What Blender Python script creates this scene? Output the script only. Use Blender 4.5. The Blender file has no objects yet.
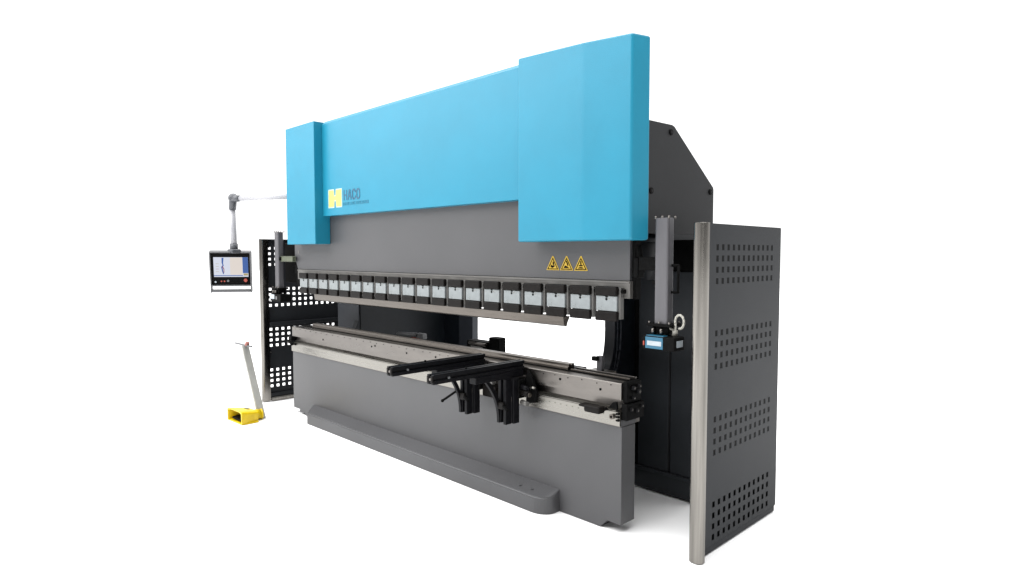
import bpy, bmesh, math, random
from mathutils import Vector, Matrix
random.seed(7)
SC = bpy.context.scene
COL = SC.collection

# ------------------------------------------------------------------ camera
cam_d = bpy.data.cameras.new('camera')
cam_d.sensor_width = 36.0
cam_d.lens = 643.08 / 1024 * 36.0
cam_d.clip_start = 0.05
cam_d.clip_end = 500
cam = bpy.data.objects.new('camera', cam_d)
COL.objects.link(cam)
cam.location = (0, 0, 1.55)
cam.rotation_euler = (math.radians(90 - 2.982), 0, math.radians(45.356))
SC.camera = cam

# ------------------------------------------------------------------ world: a white studio, dimmer on the side behind the photographer
w = bpy.data.worlds.new('World')
SC.world = w
w.use_nodes = True
nt = w.node_tree
nt.nodes.clear()
out = nt.nodes.new('ShaderNodeOutputWorld')
bg = nt.nodes.new('ShaderNodeBackground')
tc = nt.nodes.new('ShaderNodeTexCoord')
dot = nt.nodes.new('ShaderNodeVectorMath'); dot.operation = 'DOT_PRODUCT'
dot.inputs[1].default_value = (-0.70, 0.62, 0.35)
mr = nt.nodes.new('ShaderNodeMapRange')
mr.interpolation_type = 'SMOOTHSTEP'
mr.inputs['From Min'].default_value = -0.55
mr.inputs['From Max'].default_value = 0.35
mr.inputs['To Min'].default_value = 0.32
mr.inputs['To Max'].default_value = 1.35
nt.links.new(tc.outputs['Generated'], dot.inputs[0])
nt.links.new(dot.outputs['Value'], mr.inputs['Value'])
bg.inputs['Color'].default_value = (1.0, 1.0, 1.0, 1)
nt.links.new(mr.outputs['Result'], bg.inputs['Strength'])
nt.links.new(bg.outputs['Background'], out.inputs['Surface'])


def area(name, loc, target, sx, sy, power, color=(1, 1, 1)):
    d = bpy.data.lights.new(name, 'AREA')
    d.shape = 'RECTANGLE'; d.size = sx; d.size_y = sy; d.energy = power; d.color = color
    o = bpy.data.objects.new(name, d)
    COL.objects.link(o)
    o.location = loc
    o.rotation_euler = (Vector(target) - Vector(loc)).to_track_quat('-Z', 'Y').to_euler()
    return o


area('softbox', (-5.6, -1.6, 5.0), (-5.0, 3.0, 0.9), 6.5, 3.0, 345)
area('softbox_side', (-9.0, -0.5, 4.2), (-5.5, 2.9, 1.2), 3.0, 3.0, 90)
sd = bpy.data.lights.new('overhead', 'SUN'); sd.energy = 4.8; sd.angle = math.radians(75)
so = bpy.data.objects.new('overhead', sd); COL.objects.link(so)
so.rotation_euler = Vector((0.10, 0.05, -1)).to_track_quat('-Z', 'Y').to_euler()

SC.view_settings.view_transform = 'Standard'
SC.view_settings.look = 'None'
SC.view_settings.exposure = 0.0
SC.view_settings.gamma = 1.0
SC.render.engine = 'CYCLES'


# ------------------------------------------------------------------ materials
def mat(name, color, rough=0.5, metal=0.0, var=0.08, scale=6.0, bump=0.0, bscale=400.0,
        stretch=(1, 1, 1), spec=0.5, rvar=0.0, emit=None, coat=0.0):
    m = bpy.data.materials.new(name)
    m.use_nodes = True
    n = m.node_tree.nodes; l = m.node_tree.links
    p = n['Principled BSDF']
    t = n.new('ShaderNodeTexCoord')
    mp = n.new('ShaderNodeMapping'); mp.inputs['Scale'].default_value = stretch
    l.new(t.outputs['Object'], mp.inputs['Vector'])
    nz = n.new('ShaderNodeTexNoise'); nz.inputs['Scale'].default_value = scale
    nz.inputs['Detail'].default_value = 6; nz.inputs['Roughness'].default_value = 0.6
    l.new(mp.outputs['Vector'], nz.inputs['Vector'])
    mx = n.new('ShaderNodeMix'); mx.data_type = 'RGBA'
    a = tuple(min(1, c * (1 - var)) for c in color); b = tuple(min(1, c * (1 + var)) for c in color)
    mx.inputs[6].default_value = (*a, 1); mx.inputs[7].default_value = (*b, 1)
    rr = n.new('ShaderNodeMapRange'); rr.inputs['From Min'].default_value = 0.3; rr.inputs['From Max'].default_value = 0.7
    l.new(nz.outputs['Fac'], rr.inputs['Value'])
    l.new(rr.outputs['Result'], mx.inputs[0])
    l.new(mx.outputs[2], p.inputs['Base Color'])
    p.inputs['Roughness'].default_value = rough
    if rvar:
        r2 = n.new('ShaderNodeMapRange')
        r2.inputs['To Min'].default_value = max(0.03, rough - rvar); r2.inputs['To Max'].default_value = rough + rvar
        r2.inputs['From Min'].default_value = 0.3; r2.inputs['From Max'].default_value = 0.7
        l.new(nz.outputs['Fac'], r2.inputs['Value']); l.new(r2.outputs['Result'], p.inputs['Roughness'])
    p.inputs['Metallic'].default_value = metal
    p.inputs['Specular IOR Level'].default_value = spec
    if coat: p.inputs['Coat Weight'].default_value = coat
    if bump:
        n2 = n.new('ShaderNodeTexNoise'); n2.inputs['Scale'].default_value = bscale; n2.inputs['Detail'].default_value = 3
        l.new(mp.outputs['Vector'], n2.inputs['Vector'])
        bp = n.new('ShaderNodeBump'); bp.inputs['Strength'].default_value = bump; bp.inputs['Distance'].default_value = 0.001
        l.new(n2.outputs['Fac'], bp.inputs['Height']); l.new(bp.outputs['Normal'], p.inputs['Normal'])
    if emit:
        p.inputs['Emission Color'].default_value = (*emit[:3], 1); p.inputs['Emission Strength'].default_value = emit[3]
    return m


M = {}
M['blue'] = mat('blue powder coat', (0.008, 0.178, 0.275), 0.42, var=0.05, scale=3, bump=0.5, bscale=220, spec=0.35)
M['grey'] = mat('grey machine paint', (0.059, 0.059, 0.062), 0.42, var=0.09, scale=1.1, bump=0.25, bscale=200, spec=0.4)
M['side'] = mat('anthracite paint', (0.014, 0.0145, 0.016), 0.5, var=0.10, scale=3, bump=0.2, bscale=200, spec=0.15)
M['dark'] = mat('shade-darkened frame paint', (0.004, 0.006, 0.009), 0.5, var=0.2, scale=4, bump=0.15, bscale=150, spec=0.3)  # near black: the shade inside the machine is put into the colour
M['cab'] = mat('charcoal cabinet paint', (0.027, 0.030, 0.034), 0.45, var=0.12, scale=3, bump=0.15, bscale=150, spec=0.15)
M['tagline'] = mat('faint lettering blue', (0.013, 0.140, 0.220), 0.45, var=0.06, scale=30)
M['pillar'] = mat('slate frame paint', (0.030, 0.034, 0.042), 0.5, var=0.1, scale=4, spec=0.3)
M['black'] = mat('black anodised profile', (0.005, 0.005, 0.006), 0.42, var=0.3, scale=30, spec=0.1)
M['rubber'] = mat('matt black plastic', (0.004, 0.004, 0.004), 0.55, var=0.3, scale=60, spec=0.04)
M['clampblack'] = mat('burnished clamp jaw', (0.006, 0.005, 0.0045), 0.45, var=0.35, scale=40, spec=0.1)
M['steel'] = mat('ground steel', (0.150, 0.139, 0.129), 0.34, metal=1.0, var=0.22, scale=2.2, stretch=(0.9, 5, 3), rvar=0.10, bump=0.25, bscale=60)  # broad tone variation paints reflections along the bed
M['steel2'] = mat('bright ledge steel', (0.215, 0.206, 0.188), 0.30, metal=1.0, var=0.12, scale=4, stretch=(0.6, 6, 10), rvar=0.10, bump=0.2, bscale=60)
M['browned'] = mat('oiled tool steel', (0.115, 0.103, 0.092), 0.36, metal=1.0, var=0.22, scale=9, stretch=(0.7, 6, 8), rvar=0.10)
M['stainless'] = mat('brushed stainless with painted reflections', (0.19, 0.18, 0.165), 0.19, metal=1.0, var=0.30, scale=9, stretch=(5, 5, 0.12), rvar=0.05)  # upright streaks in the colour stand in for reflections on the posts
M['strip'] = mat('grey clamp rail', (0.115, 0.11, 0.103), 0.45, metal=0.3, var=0.12, scale=8, stretch=(0.6, 4, 4))
M['plate'] = mat('bright clamp plate', (0.195, 0.213, 0.218), 0.32, metal=0.25, var=0.14, scale=18, rvar=0.08)
M['body'] = mat('clamp body', (0.13, 0.126, 0.12), 0.45, metal=0.3, var=0.15, scale=20)
M['fence'] = mat('charcoal guard sheet', (0.018, 0.0195, 0.022), 0.42, var=0.06, scale=3, bump=0.15, bscale=180, spec=.08)
M['alu'] = mat('grey aluminium post', (0.085, 0.083, 0.09), 0.45, metal=0.2, var=0.05, scale=10, stretch=(4, 4, .5))
M['tube'] = mat('white enamelled tube', (0.33, 0.33, 0.35), 0.35, var=0.04, scale=8)
M['elbow'] = mat('grey joint casting', (0.055, 0.058, 0.066), 0.4, var=0.2, scale=25)
M['frame'] = mat('grey console frame', (0.10, 0.102, 0.106), 0.45, metal=0.2, var=0.1, scale=25)
M['yellow'] = mat('yellow safety plastic', (0.60, 0.42, 0.0), 0.4, var=0.10, scale=20, spec=0.4)
M['signyellow'] = mat('warning yellow', (0.42, 0.265, 0.004), 0.4, var=0.04, scale=20)
M['logoyellow'] = mat('pale logo yellow', (0.42, 0.36, 0.10), 0.4, var=0.05, scale=30)
M['logowhite'] = mat('logo rim', (0.33, 0.45, 0.40), 0.4, var=0.05, scale=30)
M['logoblue'] = mat('deep lettering blue', (0.003, 0.070, 0.135), 0.45, var=0.06, scale=30)
M['cream'] = mat('pale painted lever', (0.35, 0.345, 0.32), 0.5, var=0.10, scale=14)
M['knob'] = mat('dull pink plastic', (0.27, 0.10, 0.08), 0.5, var=0.1, scale=30)
M['red'] = mat('red plastic', (0.28, 0.03, 0.012), 0.4, var=0.1, scale=30)
M['laserblue'] = mat('sensor label blue', (0.010, 0.095, 0.165), 0.4, var=0.05, scale=30)
M['labelwhite'] = mat('pale label', (0.33, 0.37, 0.40), 0.4, var=0.08, scale=60)
M['hose'] = mat('off white cable', (0.38, 0.37, 0.33), 0.5, var=0.05, scale=30)
M['olive'] = mat('olive bracket paint', (0.075, 0.085, 0.055), 0.5, var=0.1, scale=20)
M['floor'] = mat('white studio floor', (0.90, 0.90, 0.90), 0.9, var=0.005, scale=1, spec=0.1)
M['scr_white'] = mat('lit screen pale', (0.02, 0.02, 0.02), 0.3, emit=(0.72, 0.76, 0.88, 0.85), spec=0.2)
M['scr_cream'] = mat('lit screen cream', (0.02, 0.02, 0.02), 0.3, emit=(0.80, 0.72, 0.66, 0.85), spec=0.2)
M['scr_blue'] = mat('lit screen blue', (0.01, 0.01, 0.02), 0.3, emit=(0.022, 0.10, 0.36, 0.9), spec=0.2)
M['scr_red'] = mat('lit screen red', (0.01, 0.01, 0.02), 0.3, emit=(0.30, 0.07, 0.08, 0.9), spec=0.2)
M['scr_tan'] = mat('lit screen tan', (0.01, 0.01, 0.02), 0.3, emit=(0.42, 0.34, 0.12, 0.9), spec=0.2)


# ------------------------------------------------------------------ mesh helpers
class MB:
    """collects shapes, each with its own material, into ONE mesh"""
    def __init__(self):
        self.bm = bmesh.new(); self.mats = []

    def mi(self, m):
        m = M[m] if isinstance(m, str) else m
        if m not in self.mats: self.mats.append(m)
        return self.mats.index(m)

    def _merge(self, tb, m):
        i = self.mi(m)
        for f in tb.faces: f.material_index = i
        me = bpy.data.meshes.new('tmp'); tb.to_mesh(me); tb.free()
        self.bm.from_mesh(me); bpy.data.meshes.remove(me)

    def box(self, x0, x1, y0, y1, z0, z1, m, bev=0.0, seg=2, rot=None):
        tb = bmesh.new()
        bmesh.ops.create_cube(tb, size=1)
        for v in tb.verts:
            v.co = Vector(((x0 + x1) / 2 + v.co.x * (x1 - x0), (y0 + y1) / 2 + v.co.y * (y1 - y0), (z0 + z1) / 2 + v.co.z * (z1 - z0)))
        if bev: bmesh.ops.bevel(tb, geom=tb.edges[:], offset=bev, segments=seg, profile=0.5, affect='EDGES')
        if rot is not None: tb.transform(rot)
        self._merge(tb, m); return self

    def prism(self, pts, axis, a0, a1, m, bev=0.0, seg=2, rot=None):
        """pts: outline in the plane normal to axis ('x': (y,z), 'y': (x,z), 'z': (x,y))"""
        tb = bmesh.new()
        def mk(p, a):
            return {'x': (a, p[0], p[1]), 'y': (p[0], a, p[1]), 'z': (p[0], p[1], a)}[axis]
        f = tb.faces.new([tb.verts.new(mk(p, a0)) for p in pts])
        r = bmesh.ops.extrude_face_region(tb, geom=[f])
        d = Vector(mk((0, 0), a1 - a0))
        bmesh.ops.translate(tb, vec=d, verts=[v for v in r['geom'] if isinstance(v, bmesh.types.BMVert)])
        bmesh.ops.recalc_face_normals(tb, faces=tb.faces[:])
        if bev: bmesh.ops.bevel(tb, geom=tb.edges[:], offset=bev, segments=seg, profile=0.5, affect='EDGES')
        if rot is not None: tb.transform(rot)
        self._merge(tb, m); return self

    def tube(self, p0, p1, r0, m, r1=None, n=16, bev=0.0):
        r1 = r0 if r1 is None else r1
        p0 = Vector(p0); p1 = Vector(p1); d = p1 - p0
        tb = bmesh.new()
        bmesh.ops.create_cone(tb, cap_ends=True, segments=n, radius1=r0, radius2=r1, depth=d.length)
        tb.transform(Matrix.Translation((p0 + p1) / 2) @ d.to_track_quat('Z', 'Y').to_matrix().to_4x4())
        for f in tb.faces: f.smooth = len(f.verts) == 4
        self._merge(tb, m); return self

    def ball(self, c, r, m, sc=(1, 1, 1)):
        tb = bmesh.new()
        bmesh.ops.create_uvsphere(tb, u_segments=16, v_segments=10, radius=r)
        for v in tb.verts: v.co = Vector((c[0] + v.co.x * sc[0], c[1] + v.co.y * sc[1], c[2] + v.co.z * sc[2]))
        for f in tb.faces: f.smooth = True
        self._merge(tb, m); return self

    def path(self, pts, r, m, n=8):
        for a, b in zip(pts, pts[1:]):
            self.tube(a, b, r, m, n=n)
        for p in pts[1:-1]: self.ball(p, r, m)
        return self

    def build_each(self, name, parent=None):
        """one object per separate cluster of touching shapes"""
        bm = self.bm; bm.verts.ensure_lookup_table(); bm.verts.index_update()
        comp = {}; comps = []
        for v in bm.verts:
            if v in comp: continue
            st = [v]; comp[v] = len(comps); c = [v]
            while st:
                a = st.pop()
                for e in a.link_edges:
                    b = e.other_vert(a)
                    if b not in comp: comp[b] = len(comps); st.append(b); c.append(b)
            comps.append(c)
        bb = [([min(v.co[k] for v in c) - .0012 for k in range(3)], [max(v.co[k] for v in c) + .0012 for k in range(3)]) for c in comps]
        par = list(range(len(comps)))
        def fnd(i):
            while par[i] != i: i = par[i]
            return i
        for i in range(len(comps)):
            for j in range(i):
                if all(bb[i][0][k] <= bb[j][1][k] and bb[j][0][k] <= bb[i][1][k] for k in range(3)): par[fnd(i)] = fnd(j)
        outs = []
        for root in sorted(set(fnd(i) for i in range(len(comps)))):
            nb = MB(); nb.mats = list(self.mats); nb.bm = bm.copy(); nb.bm.verts.ensure_lookup_table()
            kill = [nb.bm.verts[v.index] for v in bm.verts if fnd(comp[v]) != root]
            bmesh.ops.delete(nb.bm, geom=kill, context='VERTS')
            ctr = [0, 0, 0]
            for k in range(3): ctr[k] = sum(v.co[k] for v in nb.bm.verts) / len(nb.bm.verts)
            outs.append(nb.build(name, parent, base=ctr))
        bm.free()
        return outs

    def build(self, name, parent=None, base=None):
        """link as one mesh object; base = world point that becomes the object's origin"""
        me = bpy.data.meshes.new(name)
        pw = parent_world(parent)
        o_w = Vector(base) if base is not None else Vector(pw)
        self.bm.transform(Matrix.Translation(-o_w))
        self.bm.to_mesh(me); self.bm.free()
        for m in self.mats: me.materials.append(m)
        o = bpy.data.objects.new(name, me)
        COL.objects.link(o)
        if parent: o.parent = parent
        o.location = o_w - Vector(pw)
        return o


def parent_world(p):
    v = Vector((0, 0, 0))
    while p is not None:
        v += p.location; p = p.parent
    return v


def thing(name, label, cat, loc, group=None):
    o = bpy.data.objects.new(name, None)
    COL.objects.link(o); o.location = loc; o.empty_display_size = 0.1
    o['label'] = label; o['category'] = cat
    if group: o['group'] = group
    return o


def grid_sheet(mb, axis_y, axis_z, holes, x0, x1, m):
    """sheet in the YZ plane between x0 and x1 with rectangular holes; holes = set of (i,j) cells left out"""
    tb = bmesh.new()
    V = {}
    def v(i, j):
        if (i, j) not in V: V[(i, j)] = tb.verts.new((x0, axis_y[i], axis_z[j]))
        return V[(i, j)]
    fs = []
    for i in range(len(axis_y) - 1):
        for j in range(len(axis_z) - 1):
            if (i, j) in holes: continue
            fs.append(tb.faces.new([v(i, j), v(i + 1, j), v(i + 1, j + 1), v(i, j + 1)]))
    r = bmesh.ops.extrude_face_region(tb, geom=fs)
    bmesh.ops.translate(tb, vec=(x1 - x0, 0, 0), verts=[e for e in r['geom'] if isinstance(e, bmesh.types.BMVert)])
    bmesh.ops.recalc_face_normals(tb, faces=tb.faces[:])
    mb._merge(tb, m)


# ------------------------------------------------------------------ floor
fl = MB()
fl.box(-60, 60, -60, 60, -0.05, 0.0, 'floor')
floor = fl.build('floor'); floor['kind'] = 'structure'

# ================================================================== THE PRESS BRAKE
PB = thing('press_brake', 'long grey and sky blue press brake standing between the two perforated guard panels', 'press brake', (-4.0, 3.0, 0))
XL, XR = -5.97, -2.054

# --- table (lower beam)
t = MB()
t.prism([(XL, 0.045), (-5.845, 0.045), (-5.845, 0.018), (-5.72, 0.018), (-5.72, 0.001), (-2.198, 0.001), (-2.150, 0.05),
         (XR, 0.05), (XR, 0.60), (XL, 0.60)], 'y', 2.875, 3.003, 'grey', bev=0.003, seg=2)
table = t.build('table', PB)
# the skirt rail with its sloping top, tapering into the plate at the left and rounded at the right
t = MB()
tb = bmesh.new()
yF, yB = 2.745, 2.8745
right = []
for k in range(9):
    a = math.pi / 2 * k / 8
    right.append((-2.615 + 0.11 * math.sin(a), yF + 0.085 * (1 - math.cos(a))))
ring = [(-5.44, yF), (-4.5, yF), (-3.5, yF)] + right
bot = [tb.verts.new((x, y, 0.001)) for x, y in ring]
top = [tb.verts.new((x, y, 0.100)) for x, y in ring]
bb = [tb.verts.new((-5.56, yB, 0.001))] + [tb.verts.new((-2.505, yB, 0.001))]
def inner(x, y):
    if x < -5.3: return (-5.56, yB)
    return (max(-5.5, x), yB)
btop = [tb.verts.new((inner(x, y)[0], yB, 0.136)) for x, y in ring[:-1]] + [tb.verts.new((-2.505, yB, 0.134))]
for i in range(len(ring) - 1):
    tb.faces.new([bot[i], bot[i + 1], top[i + 1], top[i]])
    f = tb.faces.new([top[i], top[i + 1], btop[i + 1], btop[i]])
tb.faces.new([bot[-1], bb[1], btop[-1], top[-1]])
tb.faces.new([bb[0], bot[0], top[0], btop[0]])
bmesh.ops.recalc_face_normals(tb, faces=tb.faces[:])
bmesh.ops.bevel(tb, geom=[e for e in tb.edges if e.verts[0] in top and e.verts[1] in top], offset=0.010, segments=3, affect='EDGES')
t._merge(tb, 'grey')
t.tube((-2.76, 2.80, 0.118), (-2.76, 2.80, 0.1172), 0.011, 'grey')
t.tube((-2.66, 2.80, 0.118), (-2.66, 2.80, 0.1172), 0.011, 'grey')
t.build('skirt_rail', table)

# --- machined bed on the table: lower strip with bright chamfer, channel, upper bar
t = MB()
t.prism([(2.866, 0.602), (2.866, 0.684), (2.902, 0.702), (2.902, 0.746), (2.872, 0.750), (2.872, 0.838), (2.876, 0.842),
         (3.05, 0.842), (3.05, 0.602)], 'x', XL, XR - 0.004, 'steel')
bed = t.build('machine_bed', PB)
t = MB()
t.prism([(2.862, 0.606), (2.862, 0.6820), (2.8652, 0.6820), (2.8652, 0.606)], 'x', XL + 0.002, XR - 0.005, 'steel2')
t.prism([(2.8652, 0.6850), (2.8985, 0.7025), (2.8985, 0.7045), (2.8652, 0.6880)], 'x', XL + 0.05, XR - 0.02, 'steel2')
t.build('bed_strip', bed)
t = MB()
for k in range(38):
    x = -5.9 + k * 0.102 + random.uniform(-.008, .008)
    z = 0.826 if k % 2 else 0.822
    t.tube((x, 2.8735, z), (x, 2.8700, z), 0.0035, 'rubber', n=8)
for x, z in ((-5.36, .770), (-2.50, .806), (-2.20, .79), (-3.62, .79), (-3.70, .80), (-4.06, .79), (-4.5, .80), (-4.55, .79)):
    t.tube((x, 2.8735, z), (x, 2.8695, z), 0.0075, 'rubber', n=10)
for k in range(12):
    x = -2.62 + k * 0.045
    t.tube((x, 2.8625, .660), (x, 2.8600, .660), 0.0028, 'olive', n=8)
t.build_each('bed_screw', bed)
t = MB()   # dark tooling channel along the top, bare where no die lies
t.box(-5.95, -2.08, 2.955, 3.045, 0.8425, 0.847, 'rubber', 0.001)
t.box(-2.50, -2.07, 2.968, 2.975, 0.8475, 0.857, 'browned', 0.001)
t.box(-2.50, -2.07, 3.022, 3.036, 0.8475, 0.858, 'steel', 0.001)
t.build('die_channel', bed)
t = MB()   # end cap at the right: black casting with round bolts
t.box(-2.0575, -2.028, 2.885, 3.020, 0.735, 0.850, 'rubber', 0.004)
t.box(-2.0575, -2.018, 2.872, 3.035, 0.640, 0.731, 'rubber', 0.005)
for y, z, r in ((2.93, .815, .012), (2.98, .79, .014), (2.93, .76, .009), (2.985, .82, .010), (2.91, .70, .011), (2.965, .685, .012), (3.01, .705, .009)):
    t.tube((-2.030, y, z), (-2.008, y, z), r, 'black', n=12)
    t.tube((-2.009, y, z), (-2.0065, y, z), r * .5, 'steel', n=8)
t.box(-2.0575, -2.0542, 2.870, 3.005, 0.602, 0.639, 'grey', 0.001)
t.build('end_cap', bed)
t = MB()   # little latches: left end and right end of the ledge
t.box(-6.01, -5.95, 2.85, 2.90, 0.705, 0.745, 'rubber', 0.006)
t.box(-5.97, -5.86, 2.845, 2.862, 0.668, 0.688, 'rubber', 0.006)
t.tube((-5.99, 2.84, 0.70), (-5.90, 2.835, 0.675), 0.012, 'rubber')
t.tube((-6.02, 2.85, .69), (-6.02, 2.88, .69), .016, 'steel', n=12)
t.build_each('end_latch', bed)
t = MB()   # clamping lever knob near the right end
t.box(-2.245, -2.135, 2.775, 2.835, 0.672, 0.712, 'clampblack', 0.012, 3)
t.box(-2.30, -2.20, 2.80, 2.862, 0.690, 0.704, 'clampblack', 0.005)
t.tube((-2.15, 2.80, .69), (-2.15, 2.8600, .69), 0.010, 'black')
t.tube((-2.105, 2.8635, .655), (-2.105, 2.845, .655), 0.014, 'browned', n=14)
t.tube((-2.105, 2.8455, .655), (-2.105, 2.843, .655), 0.007, 'rubber', n=10)
t.prism([(-2.13, .70), (-2.10, .735), (-2.075, .742), (-2.068, .70)], 'y', 2.85, 2.865, 'rubber', 0.002)
for k in range(4): t.box(-2.078, -2.056, 2.848, 2.860, .634 + k * .018, .645 + k * .018, 'rubber', 0.003)
t.build_each('locking_lever', bed)

# --- side frames (C plates)
def frame_outline(side):
    pts = [(3.06, 0.06), (3.06, 0.80), (3.20, 0.80)]
    yc, z0, z1, r = 3.345, 0.80, 1.33, 0.262
    for k in range(9):
        a = math.radians(-90 + 90 * k / 8)
        pts.append((yc - r * 0.35 + r * 0.35 * math.cos(a), z0 + r + r * math.sin(a)))
    for k in range(9):
        a = math.radians(90 * k / 8)
        pts.append((yc - r * 0.35 + r * 0.35 * math.cos(a), z1 - r + r * math.sin(a)))
    pts += [(3.20, 1.33), (3.01, 1.33), (3.01, 2.40), (3.85, 2.38), (4.42, 1.98), (4.42, 0.06)]
    return pts
t = MB()
t.prism(frame_outline(0), 'x', -2.532, -2.45, 'dark', 0.004)
fr = t.build('side_frame', PB)
t = MB()   # rim following the throat
for off, rr in ((0.08, 0.007), (0.045, 0.004)):
    pts = []
    for k in range(13):
        a = math.radians(-80 + 160 * k / 12)
        pts.append((-2.447, 3.25 + (off + .075) * math.cos(a) ** .6, 1.065 + 0.30 * math.sin(a)))
    t.path(pts, rr, 'pillar')
t.build_each('throat_rim', fr)
t = MB()
t.prism(frame_outline(1), 'x', -5.57, -5.50, 'dark', 0.004)
fr2 = t.build('side_frame', PB)
t = MB()
t.box(-5.90, -5.575, 3.33, 3.40, 0.05, 1.62, 'pillar', 0.004)
t.box(-5.24, -5.02, 4.38, 4.46, 0.05, 1.60, 'pillar', 0.004)
t.box(-5.498, -5.242, 4.39, 4.46, 0.05, 1.60, 'dark', 0.004)
t.box(-5.5745, -5.498, 3.325, 3.334, 0.05, 1.335, 'pillar', 0.002)
t.build_each('frame_flange', fr2)
t = MB()
t.box(-5.497, -5.492, 3.345, 4.30, 0.5, 1.55, 'dark', 0.002)
t.build_each('inner_door', fr2)

# --- electrical cabinet sides: recessed dark panels behind the guards
def cabinet(x0, x1, face):
    t = MB()
    t.box(x0, x1, 3.56, 4.66, 0.012, 1.638, 'rubber', 0.006)  # body blackened to put shade behind the guard holes
    t.box(x0 + 0.02, x1 - 0.01, 3.545, 3.562, 0.012, 0.13, 'cab', 0.004)
    t.box(x0 + 0.02, x1 - 0.01, 3.535, 3.562, 0.13, 0.155, 'cab', 0.006)
    c = t.build('side_cabinet', PB)
    t = MB()
    xm = x0 + 0.275
    t.box(x0 + 0.04, xm - 0.006, 3.549, 3.5625, 0.157, 1.44, 'cab', 0.005)
    t.box(xm + 0.008, x1 - 0.015, 3.549, 3.5625, 0.157, 1.44, 'cab', 0.005)
    t.tube((xm + .001, 3.551, .16), (xm + .001, 3.551, 1.44), 0.006, 'side', n=10)
    t.build('cabinet_door', c)
    return c
cabinet(-2.448, -1.975, 1)
cabinet(-6.045, -5.573, -1)
t = MB()
t.bm.free()

# --- upper housing and its outer plates
plate = [(2.915, 1.662), (2.915, 2.262), (3.182, 2.268), (3.205, 2.262), (3.655, 1.955), (3.66, 1.94), (3.66, 1.662)]
for x0, x1, s in ((-1.975, -1.95, 1), (-5.85, -5.825, -1)):
    t = MB()
    t.prism(plate, 'x', x0, x1, 'side', 0.002)
    hp = t.build('upper_side_plate', PB)
    t = MB()
    xo = x1 if s > 0 else x0
    for y, z in ((3.165, 2.225), (3.615, 1.925), (2.975, 1.89), (3.61, 1.70)):
        t.tube((xo - s * .001, y, z), (xo + s * 0.006, y, z), 0.017, 'rubber', n=14)
        t.tube((xo, y, z), (xo + s * 0.009, y, z), 0.008, 'black', n=6)
    t.build_each('plate_bolt', hp)
t = MB()
t.box(-5.82, -1.98, 3.02, 3.60, 1.74, 1.94, 'dark', 0.01)
t.box(-5.82, -1.98, 3.02, 3.30, 1.94, 2.20, 'dark', 0.01)
t.build('upper_housing', PB)
t = MB()   # hydraulic cylinders
for x in (-2.22, -5.72):
    t.tube((x, 3.22, 1.40), (x, 3.22, 1.74), 0.13, 'dark', n=32)
    t.tube((x, 3.22, 1.62), (x, 3.22, 1.66), 0.155, 'dark', n=32)
t.build_each('hydraulic_cylinder', PB)

# --- ram (upper beam)
t = MB()
t.prism([(-5.955, 1.402), (XR, 1.402), (XR, 2.15), (-6.02, 2.15), (-6.02, 1.50), (-5.985, 1.455)], 'y', 2.937, 3.010, 'grey', 0.002)
ram = t.build('ram', PB)
t = MB()
t.box(-5.94, -2.045, 2.926, 3.008, 1.305, 1.400, 'strip', 0.002)
t.box(-5.94, -2.05, 2.9225, 2.9265, 1.388, 1.399, 'strip', 0.001)
t.box(-5.93, -2.052, 2.9225, 2.9265, 1.306, 1.312, 'strip', 0.001)
t.build('clamp_rail', ram)
t = MB()   # slide guide and bracket at the right end
t.box(-2.052, -2.030, 2.955, 3.01, 1.30, 1.64, 'rubber', 0.004)
t.box(-2.030, -2.000, 2.935, 2.995, 1.42, 1.53, 'rubber', 0.006)
t.tube((-2.01, 2.96, 1.60), (-2.01, 3.0, 1.45), 0.012, 'rubber')
t.build('slide_guide', ram)
t = MB()
t.box(-6.37, -5.99, 3.000, 3.060, 1.26, 1.66, 'rubber', 0.006)
t.box(-6.02, -5.975, 2.955, 3.000, 1.24, 1.60, 'rubber', 0.004)
t.box(-6.05, -5.985, 2.95, 3.000, 1.36, 1.44, 'rubber', 0.004)
t.build('slide_guide', ram)
t = MB()
t.box(-5.950, -5.925, 2.9352, 2.9365, 1.555, 1.585, 'strip')
t.build('small_label', ram)

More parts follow.
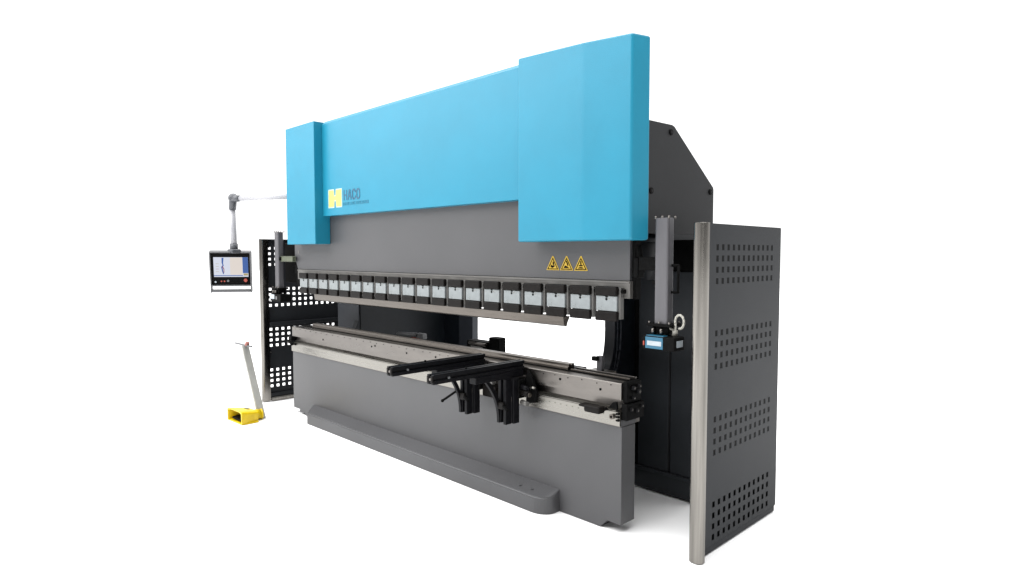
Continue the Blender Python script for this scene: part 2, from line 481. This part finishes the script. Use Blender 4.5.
# three warning triangles
def triangle(cx):
    t = MB()
    z0, z1, hw = 1.452, 1.538, 0.052
    y = 2.9365
    t.prism([(cx - hw, z0), (cx + hw, z0), (cx + .004, z1), (cx - .004, z1)], 'y', y - .0012, y, 'signyellow')
    s = .84; zc = z0 + (z1 - z0) / 3
    o = [(cx - hw * s, zc + (z0 - zc) * s), (cx + hw * s, zc + (z0 - zc) * s), (cx, zc + (z1 - zc) * s)]
    s = .66
    i = [(cx - hw * s, zc + (z0 - zc) * s), (cx + hw * s, zc + (z0 - zc) * s), (cx, zc + (z1 - zc) * s)]
    for k in range(3):
        a, b = o[k], o[(k + 1) % 3]; c, d = i[(k + 1) % 3], i[k]
        t.prism([a, b, c, d], 'y', y - .0020, y - .0014, 'rubber')
    return t, y, z0
for n, cx in enumerate((-2.618, -2.508, -2.398)):
    t, y, z0 = triangle(cx)
    Y0, Y1 = y - .0022, y - .0015
    if n == 0:     # crushed hand under a bar
        t.prism([(cx - .018, z0 + .020), (cx - .004, z0 + .013), (cx + .016, z0 + .022), (cx + .014, z0 + .030), (cx - .004, z0 + .028), (cx - .016, z0 + .034)], 'y', Y0, Y1, 'rubber')
        t.prism([(cx + .000, z0 + .034), (cx + .013, z0 + .030), (cx + .008, z0 + .052), (cx + .000, z0 + .052)], 'y', Y0, Y1, 'rubber')
    elif n == 1:   # slanting tool above a hand
        t.prism([(cx - .006, z0 + .056), (cx + .002, z0 + .058), (cx + .016, z0 + .030), (cx + .008, z0 + .027)], 'y', Y0, Y1, 'rubber')
        t.prism([(cx - .022, z0 + .014), (cx + .020, z0 + .014), (cx + .008, z0 + .023), (cx - .012, z0 + .030)], 'y', Y0, Y1, 'rubber')
    else:          # press from above with spread block
        t.box(cx - .004, cx + .004, Y0, Y1, z0 + .034, z0 + .056, 'rubber')
        t.box(cx - .014, cx + .014, Y0, Y1, z0 + .026, z0 + .033, 'rubber')
        t.prism([(cx - .022, z0 + .013), (cx + .022, z0 + .013), (cx + .010, z0 + .021), (cx - .010, z0 + .021)], 'y', Y0, Y1, 'rubber')
    t.build('warning_sign', ram)

# --- 20 quick tool clamps along the ram
def clamp_parts(x):
    W = 0.152
    root = bpy.data.objects.new('tool_clamp', None); COL.objects.link(root); root.empty_display_size = .05
    root.parent = PB; root.location = Vector((x, 2.93, 1.27)) - PB.location
    t = MB()
    t.box(x + .004, x + W + .010, 2.895, 2.928, 1.190, 1.364, 'body', 0.003)
    t.tube((x + W + .018, 2.895, 1.344), (x + W + .018, 2.903, 1.344), 0.0075, 'rubber', n=10)
    t.box(x + W + .010, x + W + .026, 2.902, 2.926, 1.332, 1.356, 'clampblack', .002)
    t.build('clamp_body', root)
    t = MB()
    t.box(x + .003, x + W, 2.870, 2.897, 1.320, 1.371, 'clampblack', 0.007, 3)
    t.build('upper_jaw', root)
    t = MB()
    t.box(x + .003, x + W, 2.872, 2.897, 1.178, 1.231, 'clampblack', 0.006, 3)
    t.build('lower_jaw', root)
    t = MB()
    c = x + W / 2 + .002
    t.prism([(x + .006, 1.2345), (x + W - .004, 1.2345), (x + W - .004, 1.3165), (c + .010, 1.3165), (c + .008, 1.309), (c - .008, 1.309),
             (c - .010, 1.3165), (x + .006, 1.3165)], 'y', 2.880, 2.896, 'plate', 0.0012, 1)
    t.tube((c, 2.8935, 1.300), (c, 2.8785, 1.300), 0.0075, 'rubber', n=10)
    t.tube((c + .020, 2.8935, 1.304), (c + .020, 2.8790, 1.304), 0.004, 'steel2', n=8)
    t.build('clamp_plate', root)
    return root
proto = clamp_parts(-2.247)
for k in range(1, 20):
    c = proto.copy(); COL.objects.link(c); c.parent = PB
    c.location = proto.location + Vector((-0.1877 * k, 0, 0))
    for ch in list(proto.children):
        d = ch.copy(); COL.objects.link(d); d.parent = c

# --- blue covers
def cover(x0, x1, left):
    t = MB()
    r = .014
    if left:
        pts = [(x0, 2.83), (x0 + .035, 2.787), (x1, 2.787), (x1, 2.9355), (x0, 2.9355)]
        t.prism(pts, 'z', 1.640, 2.722, 'blue', 0.005, 3)
    else:
        xc = -2.262
        pts = [(x0, 2.787), (xc, 2.779), (x1 - .034, 2.8050), (x1 + .006, 2.916), (x0, 2.912)]
        t.prism(pts, 'z', 1.623, 2.724, 'blue', 0.013, 5)
        for v in t.bm.verts:      # the top edge falls slightly towards the outer end
            if v.co.z > 2.5: v.co.z -= 0.038 * (v.co.x - x0) / (x1 - x0)
    return t.build('front_cover', PB)
cover(-5.895, -5.313, True)
cover(-2.774, -1.925, False)
t = MB()
t.prism([(2.864, 1.888), (2.864, 2.700), (2.900, 2.730), (3.00, 2.730), (3.00, 2.16), (2.9365, 2.16), (2.9365, 1.888)], 'x', -5.312, -2.775, 'blue', 0.003)
cc = t.build('centre_cover', PB)
# emblem: two yellow bars joined into an H with slanted notches
YF = 2.864
t = MB()
def emblem(g, y0, y1, m):
    x0, x1, z0, z1 = -5.200 - g, -4.985 + g, 1.962 - g, 2.106 + g
    xm = (x0 + x1) / 2
    t.prism([(x0, z0), (xm - .018 + g * .6, z0), (xm - .010 + g * .4, z0 + .056), (xm + .014 - g * .4, z0 + .056), (xm + .022 - g * .6, z0), (x1, z0),
             (x1, z1), (xm + .018 - g * .6, z1), (xm + .010 - g * .4, z1 - .054), (xm - .014 + g * .4, z1 - .054), (xm - .024 + g * .6, z1), (x0, z1)], 'y', y0, y1, m)
emblem(0.009, YF - .0012, YF - .0002, 'logowhite')
emblem(0.0, YF - .0024, YF - .0014, 'logoyellow')
t.build('emblem', cc)
# lettering HACO in thin strokes
t = MB()
SN = [0]
def stroke(pts, w, y0=YF - .0016, y1=YF - .0003, m='logoblue'):
    for k_, ((ax, az), (bx_, bz_)) in enumerate(zip(pts, pts[1:])):
        d = Vector((bx_ - ax, bz_ - az)); L = d.length; d.normalize(); n = Vector((-d.y, d.x)) * w / 2; e = d * w * .45
        t.prism([(ax - e.x + n.x, az - e.y + n.y), (bx_ + e.x + n.x, bz_ + e.y + n.y), (bx_ + e.x - n.x, bz_ + e.y - n.y), (ax - e.x - n.x, az - e.y - n.y)], 'y', y0 - .00015 * (SN[0] % 12), y1 - .00015 * (SN[0] % 12), m)
        SN[0] += 1
lw = 0.0140; zb = 2.014; zt = 2.088; W = .044; gap = .069
x = -4.942
stroke([(x, zb), (x, zt)], lw); stroke([(x + W, zb), (x + W, zt)], lw); stroke([(x, (zb + zt) / 2), (x + W, (zb + zt) / 2)], lw * .8)
x += gap
stroke([(x, zb), (x + W * .36, zt), (x + W * .64, zt), (x + W, zb)], lw); stroke([(x + .008, zb + .024), (x + W - .008, zb + .024)], lw * .8)
x += gap
stroke([(x + W, zt - .016), (x + W - .012, zt), (x + .012, zt), (x, zt - .012), (x, zb + .012), (x + .012, zb), (x + W - .012, zb), (x + W, zb + .016)], lw)
x += gap - .002
stroke([(x + W, zb + .012), (x + W, zt - .012), (x + W - .012, zt), (x + .012, zt), (x, zt - .012), (x, zb + .012), (x + .012, zb), (x + W - .012, zb), (x + W, zb + .012)], lw)
t.build('lettering', cc)
t = MB()   # the tiny illegible line under the name
x = -4.955
while x < -4.545:
    ww = random.uniform(.009, .015)
    dark = x > -4.60
    zz = 1.967
    stroke([(x, zz), (x, zz + .020)], .0036 if not dark else .006, m='logoblue' if dark else 'tagline')
    if random.random() < .8: stroke([(x, zz + .020), (x + ww * .6, zz + .020)], .0034, m='tagline')
    if random.random() < .6: stroke([(x, zz + .002), (x + ww * .6, zz + .002)], .0034, m='tagline')
    x += ww + .006 + (0.010 if random.random() < .12 else 0)
t.build('small_lettering', cc)

# --- back gauge behind the bed
t = MB()
t.box(-5.45, -2.535, 3.10, 3.17, 0.76, 0.838, 'black', 0.004)
t.box(-5.45, -2.535, 3.172, 3.19, 0.80, 0.822, 'browned', 0.002)
gb = t.build('back_gauge_beam', PB)
t = MB()
t.box(-2.395, -2.355, 3.085, 3.115, 0.843, 0.935, 'alu', 0.004)
t.box(-2.415, -2.375, 3.06, 3.086, 0.905, 0.932, 'rubber', 0.004)
t.box(-2.46, -2.30, 3.07, 3.16, 0.82, 0.845, 'browned', 0.004)
t.build_each('gauge_finger', gb)
t = MB()
t.box(-3.66, -3.55, 3.36, 3.44, 0.74, 0.905, 'rubber', 0.006)
t.box(-3.90, -3.66, 3.34, 3.44, 0.74, 0.865, 'rubber', 0.008)
t.tube((-3.86, 3.335, .845), (-3.66, 3.335, .845), .012, 'steel')
t.box(-3.84, -3.70, 3.33, 3.35, 0.79, 0.825, 'body', .003)
t.box(-3.98, -3.52, 3.36, 3.44, 0.60, 0.74, 'dark', 0.01)
t.build('gauge_carriage', gb)
t = MB()
t.box(-4.92, -4.48, 3.36, 3.45, 0.66, 0.80, 'rubber', 0.008)
t.tube((-4.88, 3.36, .822), (-4.58, 3.36, .838), .020, 'frame')
t.box(-4.60, -4.50, 3.35, 3.40, 0.80, 0.856, 'frame', .006)
t.box(-4.66, -4.52, 3.345, 3.37, 0.785, 0.812, 'red', .004)
t.build('gauge_carriage', gb)

# ================================================================== tools held in the machine
t = MB()
t.prism([(2.915, 1.1755), (2.975, 1.1755), (2.975, 1.165), (2.958, 1.135), (2.950, 1.112), (2.946, 1.112), (2.922, 1.122)], 'x', -5.60, -2.516, 'browned', 0.0012, 1)
punch = t.build('punch_tool', None, base=(-4.05, 2.95, 1.112))
punch['label'] = 'long browned steel upper punch blade hanging under the row of tool clamps'; punch['category'] = 'punch tool'
t = MB()
t.prism([(2.962, 0.8475), (2.962, 0.862), (2.970, 0.866), (2.970, 0.882), (2.990, 0.882), (2.996, 0.872), (3.002, 0.882), (3.024, 0.882), (3.024, 0.8475)], 'x', -5.74, -2.517, 'browned', 0.001, 1)
die = t.build('die_rail', None, base=(-4.1, 2.99, 0.8475))
die['label'] = 'long lower V die bar lying on top of the steel bed'; die['category'] = 'die'

# ================================================================== sheet support arms
def support_arm(x, y0, label, lever):
    g = 'sheet support arms on the front of the bed'
    r = thing('support_arm', label, 'support arm', (x, 2.80, 0.60), g)
    t = MB()   # T-slot aluminium profile, black
    w, h, z1 = .029, .055, .884
    z0 = z1 - h
    prof = [(x - w, z0), (x - .007, z0), (x - .007, z0 + .010), (x + .007, z0 + .010), (x + .007, z0), (x + w, z0),
            (x + w, z0 + h * .38), (x + w - .010, z0 + h * .38), (x + w - .010, z0 + h * .62), (x + w, z0 + h * .62), (x + w, z1),
            (x + .007, z1), (x + .007, z1 - .010), (x - .007, z1 - .010), (x - .007, z1), (x - w, z1),
            (x - w, z0 + h * .62), (x - w + .010, z0 + h * .62), (x - w + .010, z0 + h * .38), (x - w, z0 + h * .38)]
    t.prism(prof, 'y', y0, 2.872, 'black', .0012, 1)
    t.build('profile', r)
    t = MB()
    t.box(x - .026, x - .009, y0 - .006, y0 - .0005, z0 + .008, z1 - .008, 'clampblack', .002)
    t.box(x + .009, x + .026, y0 - .006, y0 - .0005, z0 + .008, z1 - .008, 'clampblack', .002)
    t.tube((x, y0 - .004, z0 + h / 2), (x, y0 + .01, z0 + h / 2), .007, 'steel', n=10)
    t.tube((x + w - .012, y0 + .11, z0 + h / 2), (x + w + .003, y0 + .11, z0 + h / 2), .007, 'frame', n=10)
    t.tube((x, y0 + .26, z1 - .004), (x, y0 + .26, z1 + .010), .006, 'rubber', n=10)
    t.build('end_cap', r)
    t = MB()   # carriage under the arm
    t.box(x - .022, x + .034, 2.46, 2.862, z0 - .042, z0 - .001, 'black', .004)
    t.build('mounting_beam', r)
    t = MB()   # two upright profiles with slot between
    t.box(x - .030, x - .006, 2.700, 2.748, .512, z0 - .043, 'black', .003)
    t.box(x + .014, x + .038, 2.700, 2.748, .505, z0 - .043, 'black', .003)
    t.box(x - .006, x + .014, 2.728, 2.746, .53, z0 - .043, 'rubber', .002)
    t.box(x + .038, x + .060, 2.745, 2.795, .508, z0 - .043, 'black', .003)
    t.build('upright', r)
    t = MB()   # curved gusset
    pts = []; back = []
    for k in range(13):
        a = k / 12
        yy = 2.575 + .118 * (1 - (1 - a) ** 2.2); zz = (z0 - .043) - (z0 - .043 - .512) * a
        pts.append((yy, zz)); back.append((yy + .030 - .006 * a, zz))
    for a_, b_, c_, d_ in zip(pts, pts[1:], back[1:], back):
        t.prism([a_, b_, c_, d_], 'x', x - .034, x - .014, 'black')
    t.build('gusset', r)
    t = MB()
    t.box(x - .05, x + .070, 2.78, 2.858, .660, .775, 'rubber', .006)
    t.tube((x + .075, 2.80, .735), (x + .135, 2.79, .730), .014, 'black')
    t.box(x - .020, x + .03, 2.682, 2.70, .60, .645, 'clampblack', .006)
    t.tube((x + .03, 2.685, .62), (x + .075, 2.68, .606), .010, 'rubber')
    if lever:
        t.tube((x - .05, 2.70, .655), (x - .115, 2.62, .585), .008, 'rubber')
        t.ball((x - .115, 2.62, .585), .011, 'rubber')
        t.box(x - .11, x - .06, 2.72, 2.76, .735, .765, 'clampblack', .004)
        t.box(x + .075, x + .20, 2.80, 2.86, .62, .70, 'clampblack', .008)
        t.tube((x + .10, 2.79, .73), (x + .20, 2.79, .73), .017, 'body')
        t.box(x + .08, x + .22, 2.83, 2.86, .70, .80, 'clampblack', .01)
    else:
        t.tube((x + .075, 2.80, .70), (x + .15, 2.79, .695), .020, 'clampblack')
        t.tube((x + .15, 2.79, .695), (x + .155, 2.79, .695), .014, 'browned')
        t.tube((x + .165, 2.785, .745), (x + .215, 2.765, .752), .007, 'steel2')
        t.prism([(x + .072, .62), (x + .15, .64), (x + .16, .70), (x + .12, .80), (x + .085, .83), (x + .072, .80)], 'y', 2.84, 2.86, 'rubber', .003)
        t.tube((x + .075, 2.80, .640), (x + .135, 2.79, .636), .015, 'body')
    t.build_each('clamp_carriage', r)
    return r
support_arm(-3.190, 2.135, 'left black sheet support arm, the one with a slanting side lever', True)
support_arm(-2.825, 2.155, 'right black sheet support arm, beside the brass coloured screw', False)

# ================================================================== laser guards on swing arms
def laser(x, y, z0, z1, arm_from, label, right):
    r = thing('laser_guard', label, 'laser guard', (x, y, z0), 'laser guards beside the ends of the ram')
    hw = .041
    t = MB()
    pts = []
    for cx_, cy_, a0 in ((x + hw - .012, y + .012, 0), (x - hw + .012, y + .012, 90), (x - hw + .012, y - .024, 180), (x + hw - .012, y - .024, 270)):
        for k in range(4):
            a = math.radians(a0 + 30 * k); pts.append((cx_ + .012 * math.cos(a), cy_ + .012 * math.sin(a)))
    t.prism(pts, 'z', z0, z1, 'alu', .0015, 1)
    t.build('post', r)
    t = MB()
    for dx, dy in ((-.04, -.03), (.04, -.03), (.04, .03), (-.04, .03), (0.0, -.03)):
        t.tube((x + dx, y + dy, z1 - .004), (x + dx, y + dy, z1 + .010), .006, 'steel', n=10)
        t.tube((x + dx, y + dy, z0 - .055), (x + dx, y + dy, z0 + .002), .010, 'rubber', n=10)
        t.tube((x + dx * 1.5, y + dy * 1.6, z0 + .006), (x + dx * 1.5, y + dy * 1.6, z0 + .016), .006, 'steel', n=8)
    t.box(x - .072, x + .072, y - .055, y + .055, z0 - .010, z0 + .005, 'rubber', .003)
    t.box(x - .05, x + .05, y - .03, y + .04, z0 - .050, z0 - .010, 'rubber', .006)
    t.tube((x - .03, y - .06, z0 - .045), (x - .03, y - .06, z0 - .02), .008, 'steel', n=10)
    t.tube((x + .02, y - .06, z0 - .045), (x + .02, y - .06, z0 - .02), .008, 'steel', n=10)
    t.build_each('mounting_plate', r)
    t = MB()
    t.box(arm_from, x - hw if right else x + hw, y - .012, y + .022, 1.462 if right else 1.478, 1.535 if right else 1.525, 'rubber' if right else 'olive', .004)
    t.box(x - hw - .022 if right else x + hw, x - hw if right else x + hw + .02, y - .03, y + .03, 1.485, 1.520, 'rubber', .005)
    t.tube((x - hw - .018, y - .02, 1.40), (x - hw - .001, y - .02, 1.40), .010, 'rubber', n=10)
    t.build('swing_bracket', r)
    t = MB()
    hx = x + hw if right else x - hw
    s = 1 if right else -1
    if right:
        t.path([(hx, y, 1.490), (hx + s * .034, y + .01, 1.490), (hx + s * .034, y + .01, 1.350), (hx, y, 1.350)], .007, 'rubber')
        t.build('handle', r)
    # sensor head
    t2 = MB()
    bz1 = z0 - .056; bz0 = bz1 - .072
    if right:
        x0, x1, y0, y1 = x - .075, x + .118, y - .090, y + .010
    else:
        x0, x1, y0, y1 = x - .075, x + .16, y - .075, y + .04
    t2.box(x0, x1, y0, y1, bz0, bz1, 'rubber', .006)
    head = t2.build('sensor_head', r)
    t3 = MB()
    if right:
        t3.box(x0 + .020, x1 - .068, y0 - .002, y0 + .004, bz0 + .006, bz1 - .006, 'laserblue', .001, 1)
        t3.box(x0 + .020, x1 - .068, y0 + .004, y0 + .05, bz1 - .003, bz1 + .002, 'laserblue', .001, 1)
        t3.box(x0 + .032, x1 - .076, y0 - .0035, y0 - .0022, bz0 + .022, bz1 - .026, 'labelwhite')
        t3.box(x0 + .006, x0 + .014, y0 - .002, y0 + .002, bz0 + .02, bz1 - .03, 'red')
        t3.box(x1 - .001, x1 + .0015, y0 + .02, y1 - .02, bz0 + .020, bz1 - .018, 'labelwhite')
    else:
        t3.box(x0 - .002, x0 + .10, y0 - .002, y0 + .004, bz0 + .022, bz1 - .004, 'labelwhite', .001, 1)
        t3.box(x0 + .13, x0 + .16, y0 - .002, y0 + .002, bz0 + .02, bz1 - .02, 'frame')
    t3.build_each('sensor_label', head)
    if right:
        t4 = MB()
        pts = [(x + .070, y - .01, bz1 + .002), (x + .075, y - .01, bz1 + .045)]
        for k in range(11):
            a = math.radians(200 - 300 * k / 10)
            pts.append((x + .098 + .026 * math.cos(a), y - .01, bz1 + .075 + .036 * math.sin(a)))
        t4.path(pts, .0065, 'hose')
        t4.tube((x + .070, y - .01, bz1), (x + .072, y - .01, bz1 + .03), .014, 'hose')
        t4.tube((x + .035, y - .03, bz1 + .045), (x + .07, y - .01, bz1 + .028), .006, 'hose')
        t4.build('cable_loop', r)
laser(-1.843, 2.95, 1.180, 1.738, -1.999, 'grey laser guard post with a blue labelled sensor box, beside the right guard panel', True)
laser(-6.275, 2.90, 1.205, 1.770, -5.975, 'grey laser guard post on an olive bracket, in front of the left guard panel', False)

# ================================================================== guard panels
def guard(xo, s, ys, zs, size_y, size_z, y_end, label):
    """xo: outer face plane, s: +1 outer side faces +X"""
    g = 'perforated guard panels at both ends of the machine'
    r = thing('guard_panel', label, 'guard panel', (xo, 2.86, 0.0), g)
    ycuts = [2.900]
    for y in ys: ycuts += [y - size_y / 2, y + size_y / 2]
    ycuts.append(y_end)
    zcuts = [0.045]
    for z in zs: zcuts += [z - size_z / 2, z + size_z / 2]
    zcuts.append(1.700)
    holes = {(1 + 2 * i, 1 + 2 * j) for i in range(len(ys)) for j in range(len(zs))}
    t = MB()
    x0, x1 = (xo - .003, xo) if s > 0 else (xo, xo + .003)
    grid_sheet(t, ycuts, zcuts, holes, x0, x1, 'fence')
    a, b = sorted((xo, xo - s * .045))
    t.box(a, b, y_end, y_end + .003, 0.045, 1.700, 'fence')
    t.box(a, b, 2.90, y_end - .001, 1.7005, 1.7035, 'fence')
    t.box(a, b, 2.90, y_end - .001, 0.0415, 0.0445, 'stainless' if s < 0 else 'fence')
    sheet = t.build('perforated_sheet', r)
    t = MB()
    if s > 0: pa, pb = xo - .046, xo + .030
    else: pa, pb = xo - .022, xo + .032
    yf = 2.855 if s > 0 else 2.815
    R = .029
    pts = [(pb, 2.899)]
    for k in range(6):
        q = math.radians(-90 * k / 5); pts.append((pb - R + R * math.cos(q), yf + R + R * math.sin(q)))
    for k in range(6):
        q = math.radians(-90 - 90 * k / 5); pts.append((pa + R + R * math.cos(q), yf + R + R * math.sin(q)))
    pts.append((pa, 2.899))
    t.prism(pts, 'z', 0.004 if s > 0 else 0.01, 1.704, 'stainless', .001, 1)
    t.build('front_post', r)
    t = MB()
    xx = xo + (.001 if s > 0 else .003)
    for z in (1.62, 1.06, .52, .06):
        t.tube((xx - .001, 2.918, z), (xx + .004, 2.918, z), .006, 'steel2', n=10)
    t.build_each('rivet', r)
    t = MB()
    if s < 0:
        t.box(xo + .0035, xo + .040, 2.905, y_end - .002, .795, .835, 'fence', .004)
        t.box(xo + .0035, xo + .030, 2.905, y_end - .002, .045, .085, 'fence', .004)
        t.box(xo - .010, xo + .045, 2.905, y_end - .002, .006, .040, 'stainless', .004)
    else:
        t.box(xo - .040, xo - .0035, 2.905, y_end - .002, .84, .88, 'fence', .004)
        t.box(xo - .040, xo - .0035, 2.905, y_end - .002, .006, .0410, 'fence', .004)
        t.box(xo - .014, xo - .010, 2.92, y_end - .004, .046, .30, 'rubber', .001)  # added dark liner, keeps the white floor out of the lowest holes
    t.build_each('rail_or_added_liner', r)
    return r
ys = [3.036 + .0583 * k for k in range(12)]
zs = sorted(z0 + .0575 * j for z0 in (.083, .528, .973, 1.412) for j in range(4))
guard(-1.59, 1, ys, zs, .026, .031, 3.795, 'charcoal perforated guard panel with a stainless front edge, the near one on the right')
ys = [2.925 + .0655 * k for k in range(12)]
zs = sorted(z0 + .0565 * j for z0 in (.160, .590, 1.012, 1.440) for j in range(4))
guard(-6.57, -1, ys, zs, .029, .027, 3.79, 'dark perforated guard panel with white light in its holes, the far one on the left')

# ================================================================== control console on its arm
EX, EY, EZ = -6.885, 2.69, 2.118
C = thing('control_console', 'control console with a lit screen hanging from a white swing arm at the left end', 'control console', (EX, EY, 1.2))
t = MB()
t.tube((-5.87, 2.885, 2.106), (EX + .09, EY + .018, EZ + .008), .024, 'tube', r1=.028, n=20)
t.build('swing_arm', C)
t = MB()
t.tube((EX - .035, EY, EZ - .085), (EX - .012, EY, 1.60), .029, 'tube', r1=.034, n=20)
t.build('drop_tube', C)
t = MB()
t.tube((EX + .125, EY + .020, EZ + .008), (EX + .01, EY, EZ + .012), .030, 'elbow', r1=.042, n=18)
t.tube((EX - .005, EY, EZ + .045), (EX - .030, EY, EZ - .100), .040, 'elbow', r1=.037, n=18)
t.ball((EX - .005, EY, EZ + .018), .050, 'elbow')
t.build('elbow_joint', C)
t = MB()
t.tube((EX - .014, EY, 1.655), (EX - .012, EY, 1.595), .040, 'elbow', n=18)
t.box(EX - .075, EX + .055, EY - .05, EY + .05, 1.555, 1.602, 'elbow', .015, 3)
t.build('swivel_joint', C)
# console head: built facing -Y around the origin, then turned towards the operator
ang = math.radians(61)
RX = Matrix.Translation((EX - .055, EY - .02, 1.355)) @ Matrix.Rotation(ang, 4, 'Z') @ Matrix.Rotation(math.radians(9), 4, 'X') @ Matrix.Rotation(math.radians(0.2), 4, 'Y')
HW, HT, HB = .190, .210, -.130
t = MB()
t.box(-HW, HW, -.012, .070, HB, HT, 'rubber', .006, rot=RX)
head = t.build('console_head', C)
t = MB()
t.box(-HW - .012, HW + .012, -.030, .060, HT + .001, HT + .018, 'frame', .004, rot=RX)
for s in (-1, 1):
    a, b = sorted((s * (HW + .001), s * (HW + .014)))
    t.box(a, b, -.028, .055, HB - .085, HT, 'frame', .003, rot=RX)
t.box(-HW, HW, -.028, .050, HB - .016, HB - .001, 'frame', .003, rot=RX)
t.box(-HW, HW, -.028, .010, HB - .080, HB - .058, 'frame', .005, rot=RX)
t.box(-HW, HW, -.026, .004, HB - .058, HB - .050, 'frame', .002, rot=RX)
t.build('console_frame', head)
t = MB()
sy0, sy1 = -.0150, -.0125
sx0, sx1, sz0, sz1 = -.165, .172, -.045, .165
t.box(sx0, sx1, sy0, sy1, sz0, sz1, 'scr_white', rot=RX)
t.box(-.005, .115, sy0 - .001, sy0 - .0004, sz0 + .022, sz1 - .002, 'scr_cream', rot=RX)
t.box(.118, .172, sy0 - .001, sy0 - .0004, sz0 + .040, sz1, 'scr_blue', rot=RX)
t.box(.125, .168, sy0 - .001, sy0 - .0004, sz0 + .014, sz0 + .036, 'scr_tan', rot=RX)
t.prism([(-.085, sz1 - .006), (-.065, sz1 - .006), (-.072, .100), (-.066, .075), (-.080, .060), (-.074, .020), (-.066, -.015), (-.076, -.015), (-.086, .020), (-.092, .062), (-.078, .080), (-.086, .105)],
        'y', sy0 - .001, sy0 - .0004, 'scr_blue', rot=RX)
t.prism([(-.084, .066), (-.076, .070), (-.062, .040), (-.064, .000), (-.071, .000), (-.070, .036)], 'y', sy0 - .0016, sy0 - .0012, 'scr_red', rot=RX)
t.box(sx0, .118, sy0 - .001, sy0 - .0004, sz0 + .010, sz0 + .018, 'scr_blue', rot=RX)
for k in range(4): t.box(sx0 + .02, sx0 + .05, sy0 - .001, sy0 - .0004, .01 + k * .028, .013 + k * .028, 'scr_red' if k == 1 else 'scr_tan', rot=RX)
t.build('screen', head)
t = MB()
t.tube(RX @ Vector((-.152, -.012, -.098)), RX @ Vector((-.152, -.022, -.098)), .009, 'labelwhite', n=14)
t.tube(RX @ Vector((-.03, -.012, -.088)), RX @ Vector((-.03, -.018, -.088)), .012, 'frame', n=14)
for k in (-.095, -.065): t.tube(RX @ Vector((k, -.012, -.092)), RX @ Vector((k, -.016, -.092)), .008, 'red', n=12)
t.build_each('push_button', head)
t = MB()
t.tube(RX @ Vector((.145, -.012, -.080)), RX @ Vector((.145, -.024, -.080)), .024, 'rubber', n=20)
t.tube(RX @ Vector((.145, -.024, -.080)), RX @ Vector((.145, -.042, -.080)), .020, 'red', r1=.017, n=20)
t.build('emergency_stop', head)

# ================================================================== foot pedal
P = thing('foot_pedal', 'yellow foot pedal with a pale upright carrying bar on the floor left of the machine', 'foot pedal', (-5.95, 2.42, 0))
RP = Matrix.Translation((-5.955, 2.375, 0)) @ Matrix.Rotation(math.radians(2), 4, 'Z')
t = MB()   # hood: hollow shell open to the front (local -Y)
def arch(wd, h, n=8, z0=.004):
    pts = [(-wd, z0), (-wd, h * .80)]
    for k in range(0, n + 1):
        a = math.pi - math.pi * k / n
        c, s_ = math.cos(a), math.sin(a)
        pts.append((wd * math.copysign(abs(c) ** .5, c), h * .80 + h * .20 * s_ ** .8))
    pts += [(wd, h * .80), (wd, z0)]
    return pts
tb = bmesh.new()
o1 = arch(.155, .128); i1 = arch(.140, .113, z0=.004)
o2 = arch(.120, .098); i2 = arch(.108, .086, z0=.004)
L0, L1 = -.085, .085
def loop(pts, y): return [tb.verts.new((px_, y, pz_)) for px_, pz_ in pts]
A, B, Cc, D = loop(o1, L0), loop(o2, L1), loop(i1, L0), loop(i2, L1)
for k in range(len(A) - 1):
    tb.faces.new([A[k], A[k + 1], B[k + 1], B[k]]); tb.faces.new([Cc[k], D[k], D[k + 1], Cc[k + 1]]); tb.faces.new([A[k], Cc[k], Cc[k + 1], A[k + 1]])
tb.faces.new(B)
for f in tb.faces: f.smooth = False
bmesh.ops.recalc_face_normals(tb, faces=tb.faces[:])
tb.transform(RP)
t._merge(tb, 'yellow')
t.box(-.153, .153, L0 + .004, L1 - .01, .002, .012, 'yellow', .003, rot=RP)
t.tube(RP @ Vector((.03, L1 - .03, .052)), RP @ Vector((.045, L1 + .055, .048)), .050, 'yellow', r1=.046, n=24)
t.tube(RP @ Vector((.045, L1 + .055, .048)), RP @ Vector((.047, L1 + .070, .048)), .049, 'yellow', n=24)
t.box(-.06, .02, .01, .035, .108, .116, 'olive', .002, rot=RP @ Matrix.Rotation(math.radians(-8), 4, 'X'))
t.build('pedal_hood', P)
t = MB()
t.box(-.10, .10, -.06, .05, .030, .046, 'rubber', .004, rot=RP @ Matrix.Rotation(math.radians(8), 4, 'X'))
t.build('treadle', P)
t = MB()
b0 = Vector((-5.915, 2.530, .008)); b1 = Vector((-6.285, 2.535, .650))
d = (b1 - b0); L = d.length
RB = Matrix.Translation(b0) @ Matrix.Rotation(math.radians(35), 4, 'Z') @ Matrix.Identity(4)
q = d.normalized().to_track_quat('Z', 'Y').to_matrix().to_4x4()
RB = Matrix.Translation(b0) @ q @ Matrix.Rotation(math.radians(15), 4, 'Z')
t.box(-.038, .038, -.010, .010, 0, L, 'cream', .0015, rot=RB)
t.build('carrying_bar', P)
t = MB()
t.box(b1.x - .24, b1.x + .16, b1.y - .012, b1.y + .012, b1.z + .001, b1.z + .016, 'frame', .004)
t.tube((b1.x + .05, b1.y, b1.z + .012), (b1.x + .06, b1.y, b1.z + .046), .022, 'knob', r1=.018)
t.build('top_grip', P)
